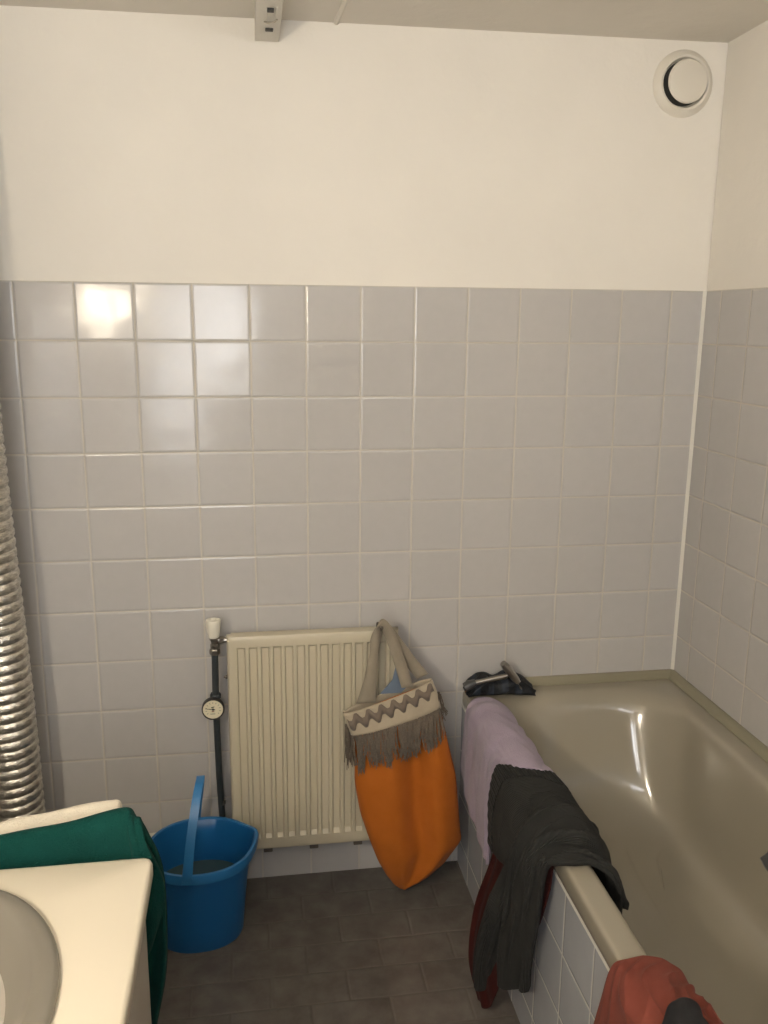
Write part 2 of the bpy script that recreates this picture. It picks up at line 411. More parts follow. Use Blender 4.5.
# ------------------------------------------------------------------ radiator
m_rad = simple('cream_radiator_enamel', (.50, .45, .335), .38, var=.02)
m_rust = simple('dark_bracket_metal', (.10, .085, .07), .6, var=.4, scale=60)
rad = thing('radiator', 'cream ribbed panel radiator on the tiled back wall', 'radiator', (.757, -.1, .165))
RX0, RX1, RB, RT, RY = .514, 1.0, .160, .831, -.1
fl = [(.5435 + .0333 * i, .0205) for i in range(14)]
xs = [RX0, RX0 + .003, RX0 + .008]
for x, w in fl: xs += [x - .002, x + .0015, x + w * .5, x + w - .0015, x + w + .002]
xs += [RX1 - .008, RX1 - .003, RX1]
zs = [RB, RB + .003, RB + .01, .196, .199, .210, .214, .3, .5, .7, .786, .790, .797, .800, RT - .01, RT - .003, RT]
def depth(x, z):
    d = 0
    for x0, w in fl:
        if x0 < x < x0 + w: d = .009
    if not (.205 < z < .795): d = 0
    if z in (.210, ) : d = d
    e = min(x - RX0, RX1 - x, z - RB, RT - z)
    if e < .001: return .010
    if e < .004: return .003
    return d
V = [(x, RY + depth(x, z), z) for z in zs for x in xs]; n = len(xs); m = len(zs)
F = [(i * n + j, i * n + j + 1, (i + 1) * n + j + 1, (i + 1) * n + j) for i in range(m - 1) for j in range(n - 1)]
k = len(V)
ring = [j for j in range(n)] + [i * n + n - 1 for i in range(1, m)] + [(m - 1) * n + j for j in range(n - 2, -1, -1)] + [i * n for i in range(m - 2, 0, -1)]
V += [(V[i][0], RY + .022, V[i][2]) for i in ring]
F += [(ring[i], k + i, k + (i + 1) % len(ring), ring[(i + 1) % len(ring)]) for i in range(len(ring))]
F.append(tuple(k + i for i in range(len(ring))))
mb = MB(); mb.add(V, F); mb.build('front_panel', m_rad, rad, sharp=25)
mb = MB(); mb.rbox((RX0 + .01, -.052, RB + .01), (RX1 - .01, -.036, RT - .01), .004)
for i in range(14): mb.box((.55 + .032 * i, -.0785, RB + .03), (.555 + .032 * i, -.05, RT - .03))
mb.build('back_panel', m_rad, rad)
for x in (.604, .740, .872):
    mb = MB(); mb.rbox((x, -.094, RB - .012), (x + .026, -.002, RB + .016), .002); mb.build('bracket', m_rust, rad)
mb = MB(); mb.tube([(RX0 + .004, -.075, .703), (RX0 - .006, -.075, .703)], .006, 12); mb.tube([(RX0 - .004, -.075, .703), (RX0 - .011, -.075, .703)], .0035, 8); mb.build('bleed_screw', m_rust, rad)

# valve, pipe, gauge
m_nickel = simple('tarnished_nickel', (.28, .26, .23), .3, metal=.9, var=.2, scale=40)
m_pipe = simple('dark_painted_pipe', (.035, .042, .045), .35, var=.15)
m_cream = simple('cream_plastic', (.75, .71, .60), .35, var=.03)
valve = thing('radiator_valve', 'cream knob valve at the top left of the radiator', 'valve', (.478, -.1, .79))
mb = MB(); mb.lathe([(.013, .826), (.0155, .828), (.0195, .858), (.0210, .872), (.0200, .878), (.0095, .879), (.0085, .872), (0, .872)], (.4795, -.085, 0), 'z', 32); mb.build('knob', m_cream, valve)
mb = MB(); mb.lathe([(.0, .792), (.009, .792), (.013, .796), (.013, .806), (.0105, .808), (.0105, .815), (.014, .818), (.014, .826), (.011, .830), (0, .832)], (.482, -.085, 0), 'z', 8)
mb.build('body', m_nickel, valve, sharp=25)
mb = MB(); mb.tube([(.482, -.085, .816), (.497, -.085, .818)], .0085, 12); mb.tube([(.495, -.085, .818), (.507, -.085, .818)], .012, 6); mb.tube([(.506, -.085, .818), (.523, -.085, .818)], .008, 12); mb.build('union', m_nickel, valve, sharp=25)
mb = MB(); mb.lathe([(0, .776), (.0135, .776), (.015, .780), (.015, .790), (.012, .794), (0, .794)], (.481, -.085, 0), 'z', 6); mb.build('nut', m_nickel, valve, sharp=25)
pipe = thing('heating_pipe', 'dark vertical heating pipe running down left of the radiator', 'pipe', (.48, -.07, 0))
mb = MB(); mb.tube([(.481, -.085, .782), (.480, -.080, .70), (.478, -.062, .60), (.480, -.055, .40), (.484, -.045, .25), (.484, -.040, .0)], .0095, 16); mb.build('tube', m_pipe, pipe)
mb = MB()
for z in (.30,): mb.tube([(.484, -.045, z), (.484, 0, z)], .006, 8)
mb.lathe([(.012, .10), (.012, .115)], (.484, -.045, .19), 'z', 16); mb.build('pipe_clip', m_nickel, pipe)
gauge = thing('pressure_gauge', 'small round dial gauge with a needle on the heating pipe', 'gauge', (.468, -.09, .62))
gx, gy, gz = .471, -.080, .614
mb = MB(); mb.lathe([(0, -.01), (.024, -.01), (.0315, -.002), (.032, .012), (.031, .015), (.0282, .015), (.0282, .011), (0, .011)], (gx, gy, gz), 'y', 40); mb.build('bezel', simple('gauge_black', (.035, .032, .03), .35), gauge)
mb = MB(); mb.lathe([(0, .0112), (.0281, .0112), (.0281, .012), (0, .012)], (gx, gy, gz), 'y', 40)
gd = mb.build('dial', simple('dial_cream', (.72, .66, .48), .4), gauge)
mb = MB()
for k in range(11):
    a = math.radians(220 - 26 * k); c_, s_ = math.cos(a), math.sin(a)
    mb.tube([(gx + .0175 * c_, gy - .0125, gz + .0175 * s_), (gx + .0215 * c_, gy - .0125, gz + .0215 * s_)], .0006, 4)
mb.tube([(gx - .008, gy - .0125, gz - .014), (gx + .006, gy - .0125, gz - .014)], .0007, 4)
mb.build('scale_marks', m_dark, gd)
mb = MB(); mb.tube([(gx - .021, gy - .0135, gz + .003), (gx + .006, gy - .0135, gz - .001)], [.0006, .0014], 6); mb.lathe([(0, .013), (.003, .013), (.003, .015), (0, .015)], (gx, gy, gz), 'y', 12); mb.build('needle', m_dark, gauge)
mb = MB(); mb.tube([(gx - .005, gy - .0128, gz + .006), (gx + .004, gy - .0128, gz + .008)], [.004, .0035], 10, flat=.1); mb.build('green_mark', simple('dial_green', (.02, .06, .02), .5), gauge)
mb = MB(); mb.tube([(gx - .004, gy - .0128, gz - .006), (gx + .003, gy - .0128, gz - .006)], [.0035, .0035], 10, flat=.1); mb.build('red_mark', simple('dial_red', (.22, .03, .015), .5), gauge)
mb = MB(); mb.lathe([(.0, .652), (.013, .652), (.0155, .648), (.0155, .638), (.012, .634), (.012, .600), (0, .600)], (.478, -.066, 0), 'z', 16); mb.build('collar', m_pipe, gauge)
# low white pipe behind the bucket
mb = MB(); mb.tube([(-.03, -.02, .178), (.20, -.02, .186), (.44, -.02, .187), (.46, -.03, .187), (.475, -.055, .187)], .008, 12)
lp = mb.build('low_pipe', m_cream); tag(lp, 'thin cream pipe low on the back wall, behind the blue bucket', 'pipe')

# ------------------------------------------------------------------ orange tote bag
m_or = cloth('orange_canvas', (.36, .098, .010), (.40, .112, .013), fuzz=.0004, fscale=900, sheen=.05, rough=.8)
m_linen = cloth('cream_linen_band', (.36, .305, .225), fuzz=.0004, fscale=900)
m_strap = cloth('beige_webbing', (.235, .20, .15), (.27, .235, .18), fuzz=.0004, fscale=900)
m_zig = cloth('brown_rickrack', (.15, .12, .095), fuzz=.0003)
m_fringe = simple('taupe_fringe', (.125, .10, .075), .85, var=.75, scale=260)
m_lining = simple('blue_grey_lining', (.13, .17, .23), .8)
bag = thing('tote_bag', 'orange cloth tote bag with fringed cream band hanging from the radiator', 'bag', (1.0, -.19, .07))
#          left (x,z)        right (x,z)     half depth  y centre
rows = [((.836, .618), (1.080, .704), .018, -.170), ((.853, .566), (1.097, .662), .028, -.172), ((.867, .530), (1.128, .530), .036, -.178),
        ((.864, .410), (1.155, .420), .044, -.185), ((.880, .315), (1.166, .310), .050, -.188), ((.905, .235), (1.172, .245), .052, -.190),
        ((.930, .165), (1.178, .210), .050, -.190), ((.955, .115), (1.132, .140), .036, -.190), ((.980, .076), (1.080, .090), .020, -.190), ((1.000, .056), (1.025, .060), .005, -.190)]
nu, nv = 90, 64     # nu down, nv around
_r = np.array([(a[0], a[1], b[0], b[1], d, y) for a, b, d, y in rows])
_t = np.linspace(0, len(rows) - 1, nu)
RL = np.stack([np.interp(_t, range(len(rows)), _r[:, k]) for k in range(6)], 1)
for _ in range(3): RL[1:-1] = (RL[:-2] + RL[1:-1] * 2 + RL[2:]) / 4
def bag_pt(row, th):
    """row: (lx,lz,rx,rz,d,y); th 0..2pi, front is sin<0"""
    lx, lz, rx, rz, d, y = row
    c_ = math.cos(th); s_ = math.sin(th); u = (1 - c_) / 2
    return (lx + (rx - lx) * u, y + d * (abs(s_) ** .75) * (1 if s_ > 0 else -1), lz + (rz - lz) * u)
G = np.zeros((nu, nv, 3))
for i in range(nu):
    v = i / (nu - 1)
    for j in range(nv):
        th = 2 * PI * j / nv
        p = list(bag_pt(RL[i], -th))
        u = (1 - math.cos(th)) / 2
        if th < PI:   # front: a deep vertical fold right of centre and a softer one
            am = math.sin(PI * min(1, v * 1.08)) ** .7
            uc = .66 - .22 * v
            p[1] += am * (.034 * math.exp(-((u - uc) / .12) ** 2) - .006 * math.exp(-((u - uc + .25) / .10) ** 2) - .010 * math.exp(-((u - uc - .22) / .10) ** 2))
            p[1] += .003 * math.sin(9 * u + 7 * v)
        G[i, j] = p
body = grid('body', G[4:], m_or, bag, thick=.002, wrap=True)
def front(v, u, off):
    """point on the bag front: v down the rows in row units, u across, off towards the viewer"""
    k = v / (len(rows) - 1) * (nu - 1); i = int(min(k, nu - 2)); f = k - i
    row = RL[i] * (1 - f) + RL[i + 1] * f
    th = math.acos(max(-1, min(1, 1 - 2 * u)))
    p = bag_pt(row, -th)
    return np.array((p[0], p[1] - off, p[2]))
# band wraps all round
gb = np.zeros((10, 72, 3))
for i in range(10):
    k = (i / 9) * 1.32 / (len(rows) - 1) * (nu - 1)
    a = int(k); f = k - a; row = (RL[a] * (1 - f) + RL[a + 1] * f).copy(); row[4] += .006; row[0] -= .004; row[2] += .004
    for j in range(72): gb[i, j] = bag_pt(row, -2 * PI * j / 72)
grid('linen_band', gb, m_linen, bag, thick=.002, wrap=True)
# zigzag ribbon on the front
n = 140; V = []; F = []
for i in range(n):
    u = .005 + .985 * i / (n - 1); w = .20 * math.sin(u * 2 * PI * 7.0)
    w = max(-.17, min(.17, w))
    a = front(.50 + w - .27, u, .0095); b = front(.50 + w + .27, u, .0095)
    V += [a, b, a + (0, .0015, 0), b + (0, .0015, 0)]
for i in range(n - 1):
    q = i * 4; F += [(q, q + 1, q + 5, q + 4), (q + 2, q + 6, q + 7, q + 3), (q, q + 4, q + 6, q + 2), (q + 1, q + 3, q + 7, q + 5)]
link('zigzag_ribbon', V, F, m_zig, bag)
# fringe
mb = MB(); r = random.Random(3)
for i in range(400):
    u = r.uniform(0.0, 1); p = front(1.28, u, .006 + r.uniform(0, .006))
    clump = math.sin(u * 40) * .006
    Lh = .088 + .010 * math.sin(u * 23) + r.uniform(-.018, .012)
    q = p + np.array((clump + r.uniform(-.006, .006), -.006 + r.uniform(-.004, .004), -Lh * .55)); e = p + np.array((clump * 1.6 + r.uniform(-.010, .010), -.008 + r.uniform(-.006, .006), -Lh))
    # keep off the belly of the bag
    e[1] -= .014; q[1] -= .006
    mb.tube([p, q, e], [.0013, .0014, .0010], 5)
for i in range(50):   # tassels wrapping past the left edge
    p = np.array((.846 + r.uniform(-.006, .012), -.165 + r.uniform(-.02, .02), .575)); Lh = r.uniform(.07, .13)
    mb.tube([p, p + (r.uniform(-.004, .006), 0, -Lh * .5), p + (r.uniform(-.004, .010), 0, -Lh)], .0012, 5)
for i in range(24):
    p = np.array((1.104 + r.uniform(-.006, .008), -.165 + r.uniform(-.02, .01), .660)); Lh = r.uniform(.05, .09)
    mb.tube([p, p + (r.uniform(.0, .012), 0, -Lh * .5), p + (r.uniform(.008, .03), 0, -Lh)], .0012, 5)
mb.build('fringe', m_fringe, bag)['kind'] = 'stuff'
def strap(name, pts, w, wdir, mat, parent, thick=.003, crisp=False):
    P = cr(np.array(pts), 40); D = cr(np.array(wdir, float), 40); Wd = cr(np.array(w, float).reshape(-1, 1), 40)
    G = np.stack([P - D * Wd / 2, P, P + D * Wd / 2], 1)
    o = grid(name, G, mat, parent, thick=thick)
    if crisp: o.modifiers.new('crisp', 'EDGE_SPLIT').split_angle = math.radians(35)
    return o
XW = (1, 0, 0)
strap('handle', [(.895, -.184, .650), (.905, -.178, .70), (.919, -.160, .77), (.924, -.148, .828), (.935, -.142, .865), (.951, -.142, .861), (.975, -.150, .812), (.995, -.165, .75), (1.012, -.186, .690)],
      [.055, .040, .026, .026, .028, .028, .032, .034, .034], [XW, XW, XW, (.95, 0, .3), (.5, .5, .6), (.7, -.2, .7), (.95, 0, .3), XW, XW], m_strap, bag)
strap('handle', [(.905, -.158, .650), (.908, -.150, .70), (.924, -.140, .78), (.935, -.132, .83), (.945, -.129, .856), (.965, -.128, .842), (.992, -.130, .80), (1.030, -.142, .745), (1.062, -.150, .705)],
      [.034, .030, .026, .026, .028, .028, .032, .036, .036], [XW, XW, XW, (.95, 0, .3), (.5, .5, .6), (.7, -.2, .7), (.9, 0, .45), (.9, 0, .4), (.9, 0, .4)], m_strap, bag)
mb = MB()
mb.add([(.965, -.150, .712), (1.030, -.150, .712), (1.040, -.150, .640), (.92, -.150, .62), (.975, -.153, .735)], [(0, 1, 2, 3), (0, 4, 1)])
lin = link('lining', [(.94, -.152, .66), (.975, -.150, .700), (.985, -.150, .745), (1.015, -.150, .725), (1.03, -.151, .69), (1.0, -.152, .66),
                      (.94, -.150, .66), (.975, -.148, .700), (.985, -.148, .745), (1.015, -.148, .725), (1.03, -.149, .69), (1.0, -.150, .66)],
           [(0, 1, 2, 3, 4, 5), (11, 10, 9, 8, 7, 6)] + [(i, (i + 1) % 6 + 0, (i + 1) % 6 + 6, i + 6) for i in range(6)], m_lining, bag, smooth=False)
mb = MB(); mb.tube([(.942, -.050, .80), (.942, -.070, .842), (.942, -.085, .849), (.942, -.115, .849), (.942, -.128, .852), (.942, -.135, .850), (.942, -.150, .850), (.942, -.158, .862)], .0028, 8)
hk = mb.build('radiator_hook', m_rust); tag(hk, 'small dark wire hook over the radiator top holding the bag handles', 'hook')

# ------------------------------------------------------------------ blue bucket
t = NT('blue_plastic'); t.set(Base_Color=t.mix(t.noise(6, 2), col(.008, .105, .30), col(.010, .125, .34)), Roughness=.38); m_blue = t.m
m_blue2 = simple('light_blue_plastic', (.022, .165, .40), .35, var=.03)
bucket = thing('bucket', 'blue plastic oval mop bucket with an upright handle, on the floor by the radiator', 'bucket', (.43, -.2, 0))
bc = (.430, -.222); ang = math.radians(4)
H = .272
def bring(sx, sy, z, spout=0.0, n=64, dz=0.0):
    P = []
    for k in range(n):
        a = 2 * PI * k / n
        c_, s_ = math.cos(a), math.sin(a)
        x = sx * abs(c_) ** .92 * (1 if c_ > 0 else -1); y = sy * abs(s_) ** .92 * (1 if s_ > 0 else -1)
        sp = math.exp(-((a if a < PI else a - 2 * PI) - .15) ** 2 / .09)
        x += spout * sp
        P.append((bc[0] - .007 * (1 - z / H) + x * math.cos(ang) - y * math.sin(ang), bc[1] + .008 * (1 - z / H) + x * math.sin(ang) + y * math.cos(ang), z + dz * sp))
    return P
rings = [bring(.106, .084, .002), bring(.115, .093, .0), bring(.118, .096, .008), bring(.123, .105, .10, .001), bring(.128, .116, .18, .004), bring(.132, .124, .236, .010),
         bring(.140, .133, .238, .012), bring(.1425, .136, H - .004, .015, dz=.006), bring(.1405, .134, H, .015, dz=.007), bring(.1365, .130, H - .002, .014, dz=.007),
         bring(.130, .121, .236, .010), bring(.125, .113, .18, .004), bring(.120, .102, .10), bring(.114, .092, .012), bring(.08, .07, .010)]
V, F = loft(rings, True, True)
link('shell', V, F, m_blue, bucket, sharp=50)
V, F = loft([bring(.1225, .108, .150, .002), bring(.1228, .1085, .151, .002)], True, True)
t = NT('murky_water'); t.set(Base_Color=col(.05, .085, .09), Roughness=.05, Specular_IOR_Level=.6)
tag(link('water', V, F, t.m, None, smooth=False), 'murky water standing in the blue bucket', 'water')
# rolled rim lip in lighter blue
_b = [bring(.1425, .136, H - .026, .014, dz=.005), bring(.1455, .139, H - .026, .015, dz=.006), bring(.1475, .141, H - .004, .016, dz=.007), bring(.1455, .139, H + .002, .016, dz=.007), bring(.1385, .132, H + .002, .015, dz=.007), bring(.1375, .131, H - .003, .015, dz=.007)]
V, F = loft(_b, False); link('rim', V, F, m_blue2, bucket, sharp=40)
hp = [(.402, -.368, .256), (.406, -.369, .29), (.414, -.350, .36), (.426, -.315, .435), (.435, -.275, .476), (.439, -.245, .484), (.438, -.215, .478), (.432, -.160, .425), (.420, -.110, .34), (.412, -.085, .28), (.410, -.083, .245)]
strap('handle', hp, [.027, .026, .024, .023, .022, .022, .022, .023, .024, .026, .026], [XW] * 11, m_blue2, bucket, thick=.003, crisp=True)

# ------------------------------------------------------------------ vanity unit and basin
m_top = simple('cream_worktop', (.72, .655, .53), .30, var=.015)
m_cab = simple('grey_cabinet_side', (.42, .385, .33), .5)
m_basin = simple('taupe_ceramic', (.20, .183, .15), .18, var=.02)
van = thing('vanity_cabinet', 'washbasin cabinet against the left wall with greige front', 'cabinet', (.1, -1.5, 0))
mb = MB(); mb.rbox((XL + .001, -1.95, .06), (.396, -1.150, .818), .003, 2); mb.build('body', m_cab, van)
mb = MB(); mb.box((XL + .001, -1.95, .0), (.36, -1.160, .06)); mb.build('plinth', m_dark, van, smooth=False)
mb = MB(); mb.rbox((.3965, -1.545, .09), (.410, -1.156, .808), .003, 2); d1 = mb.build('door', m_cab, van)
mb = MB(); mb.tube([(.425, -1.50, .55), (.425, -1.50, .68)], .005, 10); mb.tube([(.41, -1.50, .56), (.425, -1.50, .56)], .004, 8); mb.tube([(.41, -1.50, .67), (.425, -1.50, .67)], .004, 8); mb.build('door_handle', m_chrome, d1)
mb = MB(); mb.rbox((.3965, -1.945, .09), (.410, -1.550, .808), .003, 2); mb.build('door', m_cab, van)
# worktop with an oval cut-out
bcx, bcy = .13, -1.45
def oval(a, b, z, n=80): return [(bcx + a * math.cos(2 * PI * k / n), bcy + b * math.sin(2 * PI * k / n), z) for k in range(n)]
def rect_ring(x0, x1, y0, y1, z, r, n=80):
    P = []
    for k in range(n):
        a = 2 * PI * k / n; dx, dy = math.cos(a), math.sin(a)
        tx = ((x1 if dx > 0 else x0) - bcx) / dx if abs(dx) > 1e-6 else 1e9
        ty = ((y1 if dy > 0 else y0) - bcy) / dy if abs(dy) > 1e-6 else 1e9
        s_ = min(tx, ty); P.append([bcx + dx * s_, bcy + dy * s_, z])
    for cx_ in (x0, x1):
        for cy_ in (y0, y1):
            i = min(range(n), key=lambda q: (P[q][0] - cx_) ** 2 + (P[q][1] - cy_) ** 2)
            sx = 1 if cx_ > bcx else -1; sy = 1 if cy_ > bcy else -1
            P[i][0] = cx_ - sx * r * .3; P[i][1] = cy_ - sy * r * .3
            for j in (i - 1, i + 1):
                j %= n
                # pull neighbours onto the two sides close to the corner
            a_, b_ = P[(i - 1) % n], P[(i + 1) % n]
            for q in (a_, b_):
                if abs(q[0] - cx_) < 1e-6: q[1] = cy_ - sy * r
                if abs(q[1] - cy_) < 1e-6: q[0] = cx_ - sx * r
    return [tuple(p) for p in P]
TX0, TX1, TY0, TY1 = XL + .001, .4235, -1.96, -1.130
rings = [oval(.195, .262, .822), rect_ring(TX0, TX1 - .003, TY0, TY1 - .003, .820, .012), rect_ring(TX0, TX1, TY0, TY1, .824, .013), rect_ring(TX0, TX1, TY0, TY1, .843, .013),
         rect_ring(TX0, TX1 - .002, TY0 + .002, TY1 - .002, .848, .013), rect_ring(TX0, TX1 - .007, TY0 + .007, TY1 - .007, .850, .014), oval(.195, .262, .850), oval(.195, .262, .822)]
V, F = loft(rings, False)
wt = link('worktop', V, F, m_top, van, sharp=60)
bas = thing('washbasin', 'taupe oval washbasin set into the cream worktop', 'washbasin', (bcx, bcy, .85))
pr_ = [(.200, .268, .8505), (.206, .274, .8508), (.207, .275, .854), (.204, .272, .859), (.198, .266, .862), (.186, .256, .863), (.176, .250, .861), (.171, .246, .856), (.166, .238, .848), (.150, .216, .828), (.122, .178, .805), (.085, .125, .790), (.03, .04, .783), (.022, .022, .781)]
V, F = loft([oval(a, b, z) for a, b, z in pr_]); link('bowl', V, F, m_basin, bas)
mb = MB(); mb.lathe([(.024, .001), (.024, .005), (.018, .006), (0, .005)], (bcx, bcy, .780), 'z', 24); mb.build('drain', m_chrome, bas)
mb = MB(); mb.lathe([(.022, .0), (.022, .06), (.018, .09), (.02, .10)], (bcx - .24, bcy, .85), 'z', 20); mb.tube([(bcx - .24, bcy, .91), (bcx - .18, bcy, .93), (bcx - .11, bcy, .92)], .011, 12); mb.tube([(bcx - .24, bcy, .95), (bcx - .20, bcy, .975)], .006, 8)
o = mb.build('basin_tap', m_chrome); tag(o, 'chrome tap beside the taupe washbasin', 'tap')

# swivel towel rail with two towels
tr = thing('towel_rail', 'slim chrome swivel towel rail on the left wall, under the towels', 'towel rail', (XL, -1.1, .88))
mb = MB(); mb.rbox((XL, -1.12, .76), (XL + .012, -1.06, .92), .004); mb.build('wall_plate', m_chrome, tr)
mb = MB(); mb.tube([(XL + .01, -1.096, .815), (.372, -1.078, .890)], .006, 12); mb.build('arm', m_chrome, tr)
mb = MB(); mb.tube([(XL + .01, -1.025, .790), (.345, -1.010, .874)], .006, 12); mb.build('arm', m_chrome, tr)
m_green = cloth('green_terry', (.0012, .036, .029), (.0020, .047, .039), fuzz=.0026, fscale=380, sheen=.02)
m_white = cloth('cream_terry', (.62, .56, .46), (.70, .64, .53), fuzz=.0022, fscale=420, sheen=.15)
nu_, nv_ = 90, 80
def rail_net(x0, x1, y0, y1, z, zf, zb, w):
    """towel over an arm from (x0,y0) to (x1,y1); front hem zf, back hem zb"""
    P = []
    for (dy, dz, zz_) in ((-w - .002, None, zf), (-w, None, (zf + z) / 2), (-w, None, z - .05), (-w * .75, 0, z - .006), (0, 0, z + .007), (w * .75, 0, z - .006), (w, None, z - .05), (w, None, (zb + z) / 2), (w, None, zb)):
        P.append([(x0 + (x1 - x0) * k / 4, y0 + (y1 - y0) * k / 4 + dy, zz_) for k in range(5)])
    return np.array(P, float)
P = rail_net(-.10, .338, -1.026, -1.010, .872, .45, .50, .014)
for k in range(5): P[:, k, 2] -= .016 * (4 - k)
tail = P[:, 4:5].copy(); tail[..., 0] += .014; tail[3:6, :, 2] -= .012; tail[:, :, 1] = tail[:, :, 1] * .6 + (-1.010) * .4
P = np.concatenate([P, tail], 1)
G = net(P, nu_, nv_); h, u, v = waves(nu_, nv_, [(.0015, .5, 3), (.001, 1, 5)], 5)
o = grid('cream_towel', G, m_white, None, thick=.011, disp=h); tag(o, 'cream towel on the towel rail behind the green towel', 'towel')
P = rail_net(-.12, .368, -1.098, -1.082, .894, .62, .42, .014)
for k in range(5): P[:, k, 2] -= .0165 * (4 - k)
# the free end sags past the arm; the back half hangs lower than the front half
ex = np.array([[(.392, -1.106, .64), (.415, -1.098, .675)], [(.400, -1.11, .70), (.430, -1.100, .725)], [(.402, -1.112, .78), (.434, -1.104, .785)], [(.388, -1.104, .875), (.406, -1.10, .862)],
               [(.383, -1.084, .897), (.396, -1.085, .885)], [(.390, -1.070, .872), (.408, -1.078, .850)], [(.400, -1.062, .78), (.428, -1.072, .77)], [(.398, -1.064, .62), (.427, -1.075, .60)], [(.375, -1.066, .44), (.402, -1.078, .47)]])
P = np.concatenate([P, ex], 1)
G = net(P, nu_, nv_); h, u, v = waves(nu_, nv_, [(.002, .6, 3), (.0012, 1, 6)], 8)
o = grid('green_towel', G, m_green, None, thick=.010, disp=h); tag(o, 'dark green terry towel on the towel rail beside the cream worktop', 'towel')

# ------------------------------------------------------------------ laundry over the edge of the bath
def fit_rim(P):
    """settle a drape on the rim of the bath (top 0.597, inner edge 1.275)"""
    P = np.array(P, float); x, z = P[..., 0].copy(), P[..., 2].copy()
    if x.mean() < 1.6:
        P[..., 2] = z + np.interp(z, [.3, .50, .58, .60, .64], [0, .008, .018, .006, -.004])
        P[..., 0] = x - np.interp(x, [1.22, 1.26, 1.31, 1.36], [0, .008, .022, .022])
    return P
def folds(u, v, terms, seed):
    """sharp creases: (amplitude, direction in degrees, count, bend)"""
    h = 0; r = np.random.default_rng(seed + 100)
    for amp, deg, cnt, bend in terms:
        a = math.radians(deg); s_ = u * math.cos(a) + v * math.sin(a); q = -u * math.sin(a) + v * math.cos(a)
        ph = r.uniform(0, 1)
        s_ = s_ + bend * q * q + .05 * np.sin(2 * PI * (q * 1.3 + ph)) + .03 * np.sin(2 * PI * (q * 2.9 + s_ * 1.7 + ph * 3))
        t_ = cnt * s_ + ph; tri = np.abs(np.sin(PI * t_)) ** .7
        fade = .55 + .45 * np.sin(2 * PI * (q * 1.1 + s_ * .7 + ph * 5))
        h = h + amp * (tri - .6) * fade
    return h
def drape(name, P, mat, label, terms, seed, thick, nu=110, nv=110, env=None, cat='towel', parent=None, creases=None):
    G = net(fit_rim(P), nu, nv); h, u, v = waves(nu, nv, terms, seed)
    if creases: h = h + folds(u, v, creases, seed) * np.clip(v * 9 + .15, 0, 1)
    if env is not None: h = h * env(u, v)
    o = grid(name, G, mat, parent, thick=thick, disp=h)
    if label: tag(o, label, cat)
    return o
def path(Xs, Zs, Ys):
    """rows of a drape: Xs, Zs per row; Ys per row is a list over the columns; entries of X or Z may be lists"""
    P = []
    for x, z, ys in zip(Xs, Zs, Ys):
        P.append([(x[k] if isinstance(x, (list, tuple)) else x, y, z[k] if isinstance(z, (list, tuple)) else z) for k, y in enumerate(ys)])
    return P

# dark red garment, lowest layer
m_mar = cloth('dark_red_knit', (.030, .0045, .0038), (.042, .0065, .005), fuzz=.0006, sheen=.02)
P = path([[1.128, 1.140, 1.165, 1.180, 1.188], [1.112, 1.135, 1.170, 1.188, 1.196], [1.140, 1.160, 1.18, 1.19, 1.198], [1.192, 1.192, 1.195, 1.197, 1.20], [1.190, 1.195, 1.195, 1.198, 1.20], [1.212] * 5, [1.26] * 5, [1.305] * 5, [1.322] * 5],
         [[.020, .050, .19, .28, .36], [.11, .14, .24, .32, .40], [.22, .24, .32, .38, .44], [.36, .37, .40, .45, .50], [.52, .52, .53, .54, .545], [.584] * 5, [.588] * 5, [.586] * 5, [.54] * 5],
         [[-.60, -.66, -.70, -.75, -.79], [-.555, -.64, -.70, -.76, -.82], [-.50, -.60, -.68, -.76, -.84], [-.475, -.58, -.67, -.76, -.855], [-.48, -.58, -.68, -.77, -.86], [-.50, -.59, -.68, -.78, -.86], [-.51, -.6, -.69, -.78, -.86], [-.52, -.6, -.7, -.78, -.86], [-.53, -.6, -.7, -.78, -.86]])
drape('dark_red_garment', P, m_mar, 'dark red garment hanging down the bath front under the grey clothes', [(.003, .3, 4), (.002, 1, 7)], 11, .003, cat='clothing')

# lavender towel
m_lav = cloth('lavender_terry', (.30, .245, .315), (.34, .28, .355), fuzz=.0018, fscale=380, sheen=.2)
P = path([[1.192] * 6, [1.192] * 6, [1.193] * 6, [1.198] * 6, [1.222] * 6, [1.265] * 6, [1.310] * 6, [1.340] * 6, [1.345, 1.348, 1.345, 1.345, 1.34, 1.34]],
         [[.385, .34, .315, .30, .285, .285], [.43, .42, .40, .40, .39, .39], [.50] * 6, [.565] * 6, [.598, .602, .602, .6, .598, .596], [.604, .610, .610, .607, .602, .598], [.598, .603, .603, .6, .598, .594], [.567] * 6, [.53, .52, .50, .5, .5, .5]],
         [[-.115, -.19, -.27, -.34, -.40, -.435], [-.125, -.19, -.27, -.35, -.41, -.438], [-.135, -.2, -.28, -.36, -.42, -.46], [-.13, -.2, -.29, -.37, -.44, -.49], [-.112, -.2, -.29, -.38, -.46, -.53], [-.108, -.2, -.29, -.38, -.47, -.545], [-.135, -.21, -.3, -.39, -.48, -.55], [-.165, -.24, -.31, -.40, -.48, -.55], [-.20, -.26, -.32, -.4, -.48, -.55]])
lavt = drape('lavender_towel', P, m_lav, 'lavender terry towel over the far end of the bath edge', [(.0025, .5, 2.5), (.002, .3, 5)], 3, .009, cat='towel', creases=[(.0035, 70, 5, .2)])
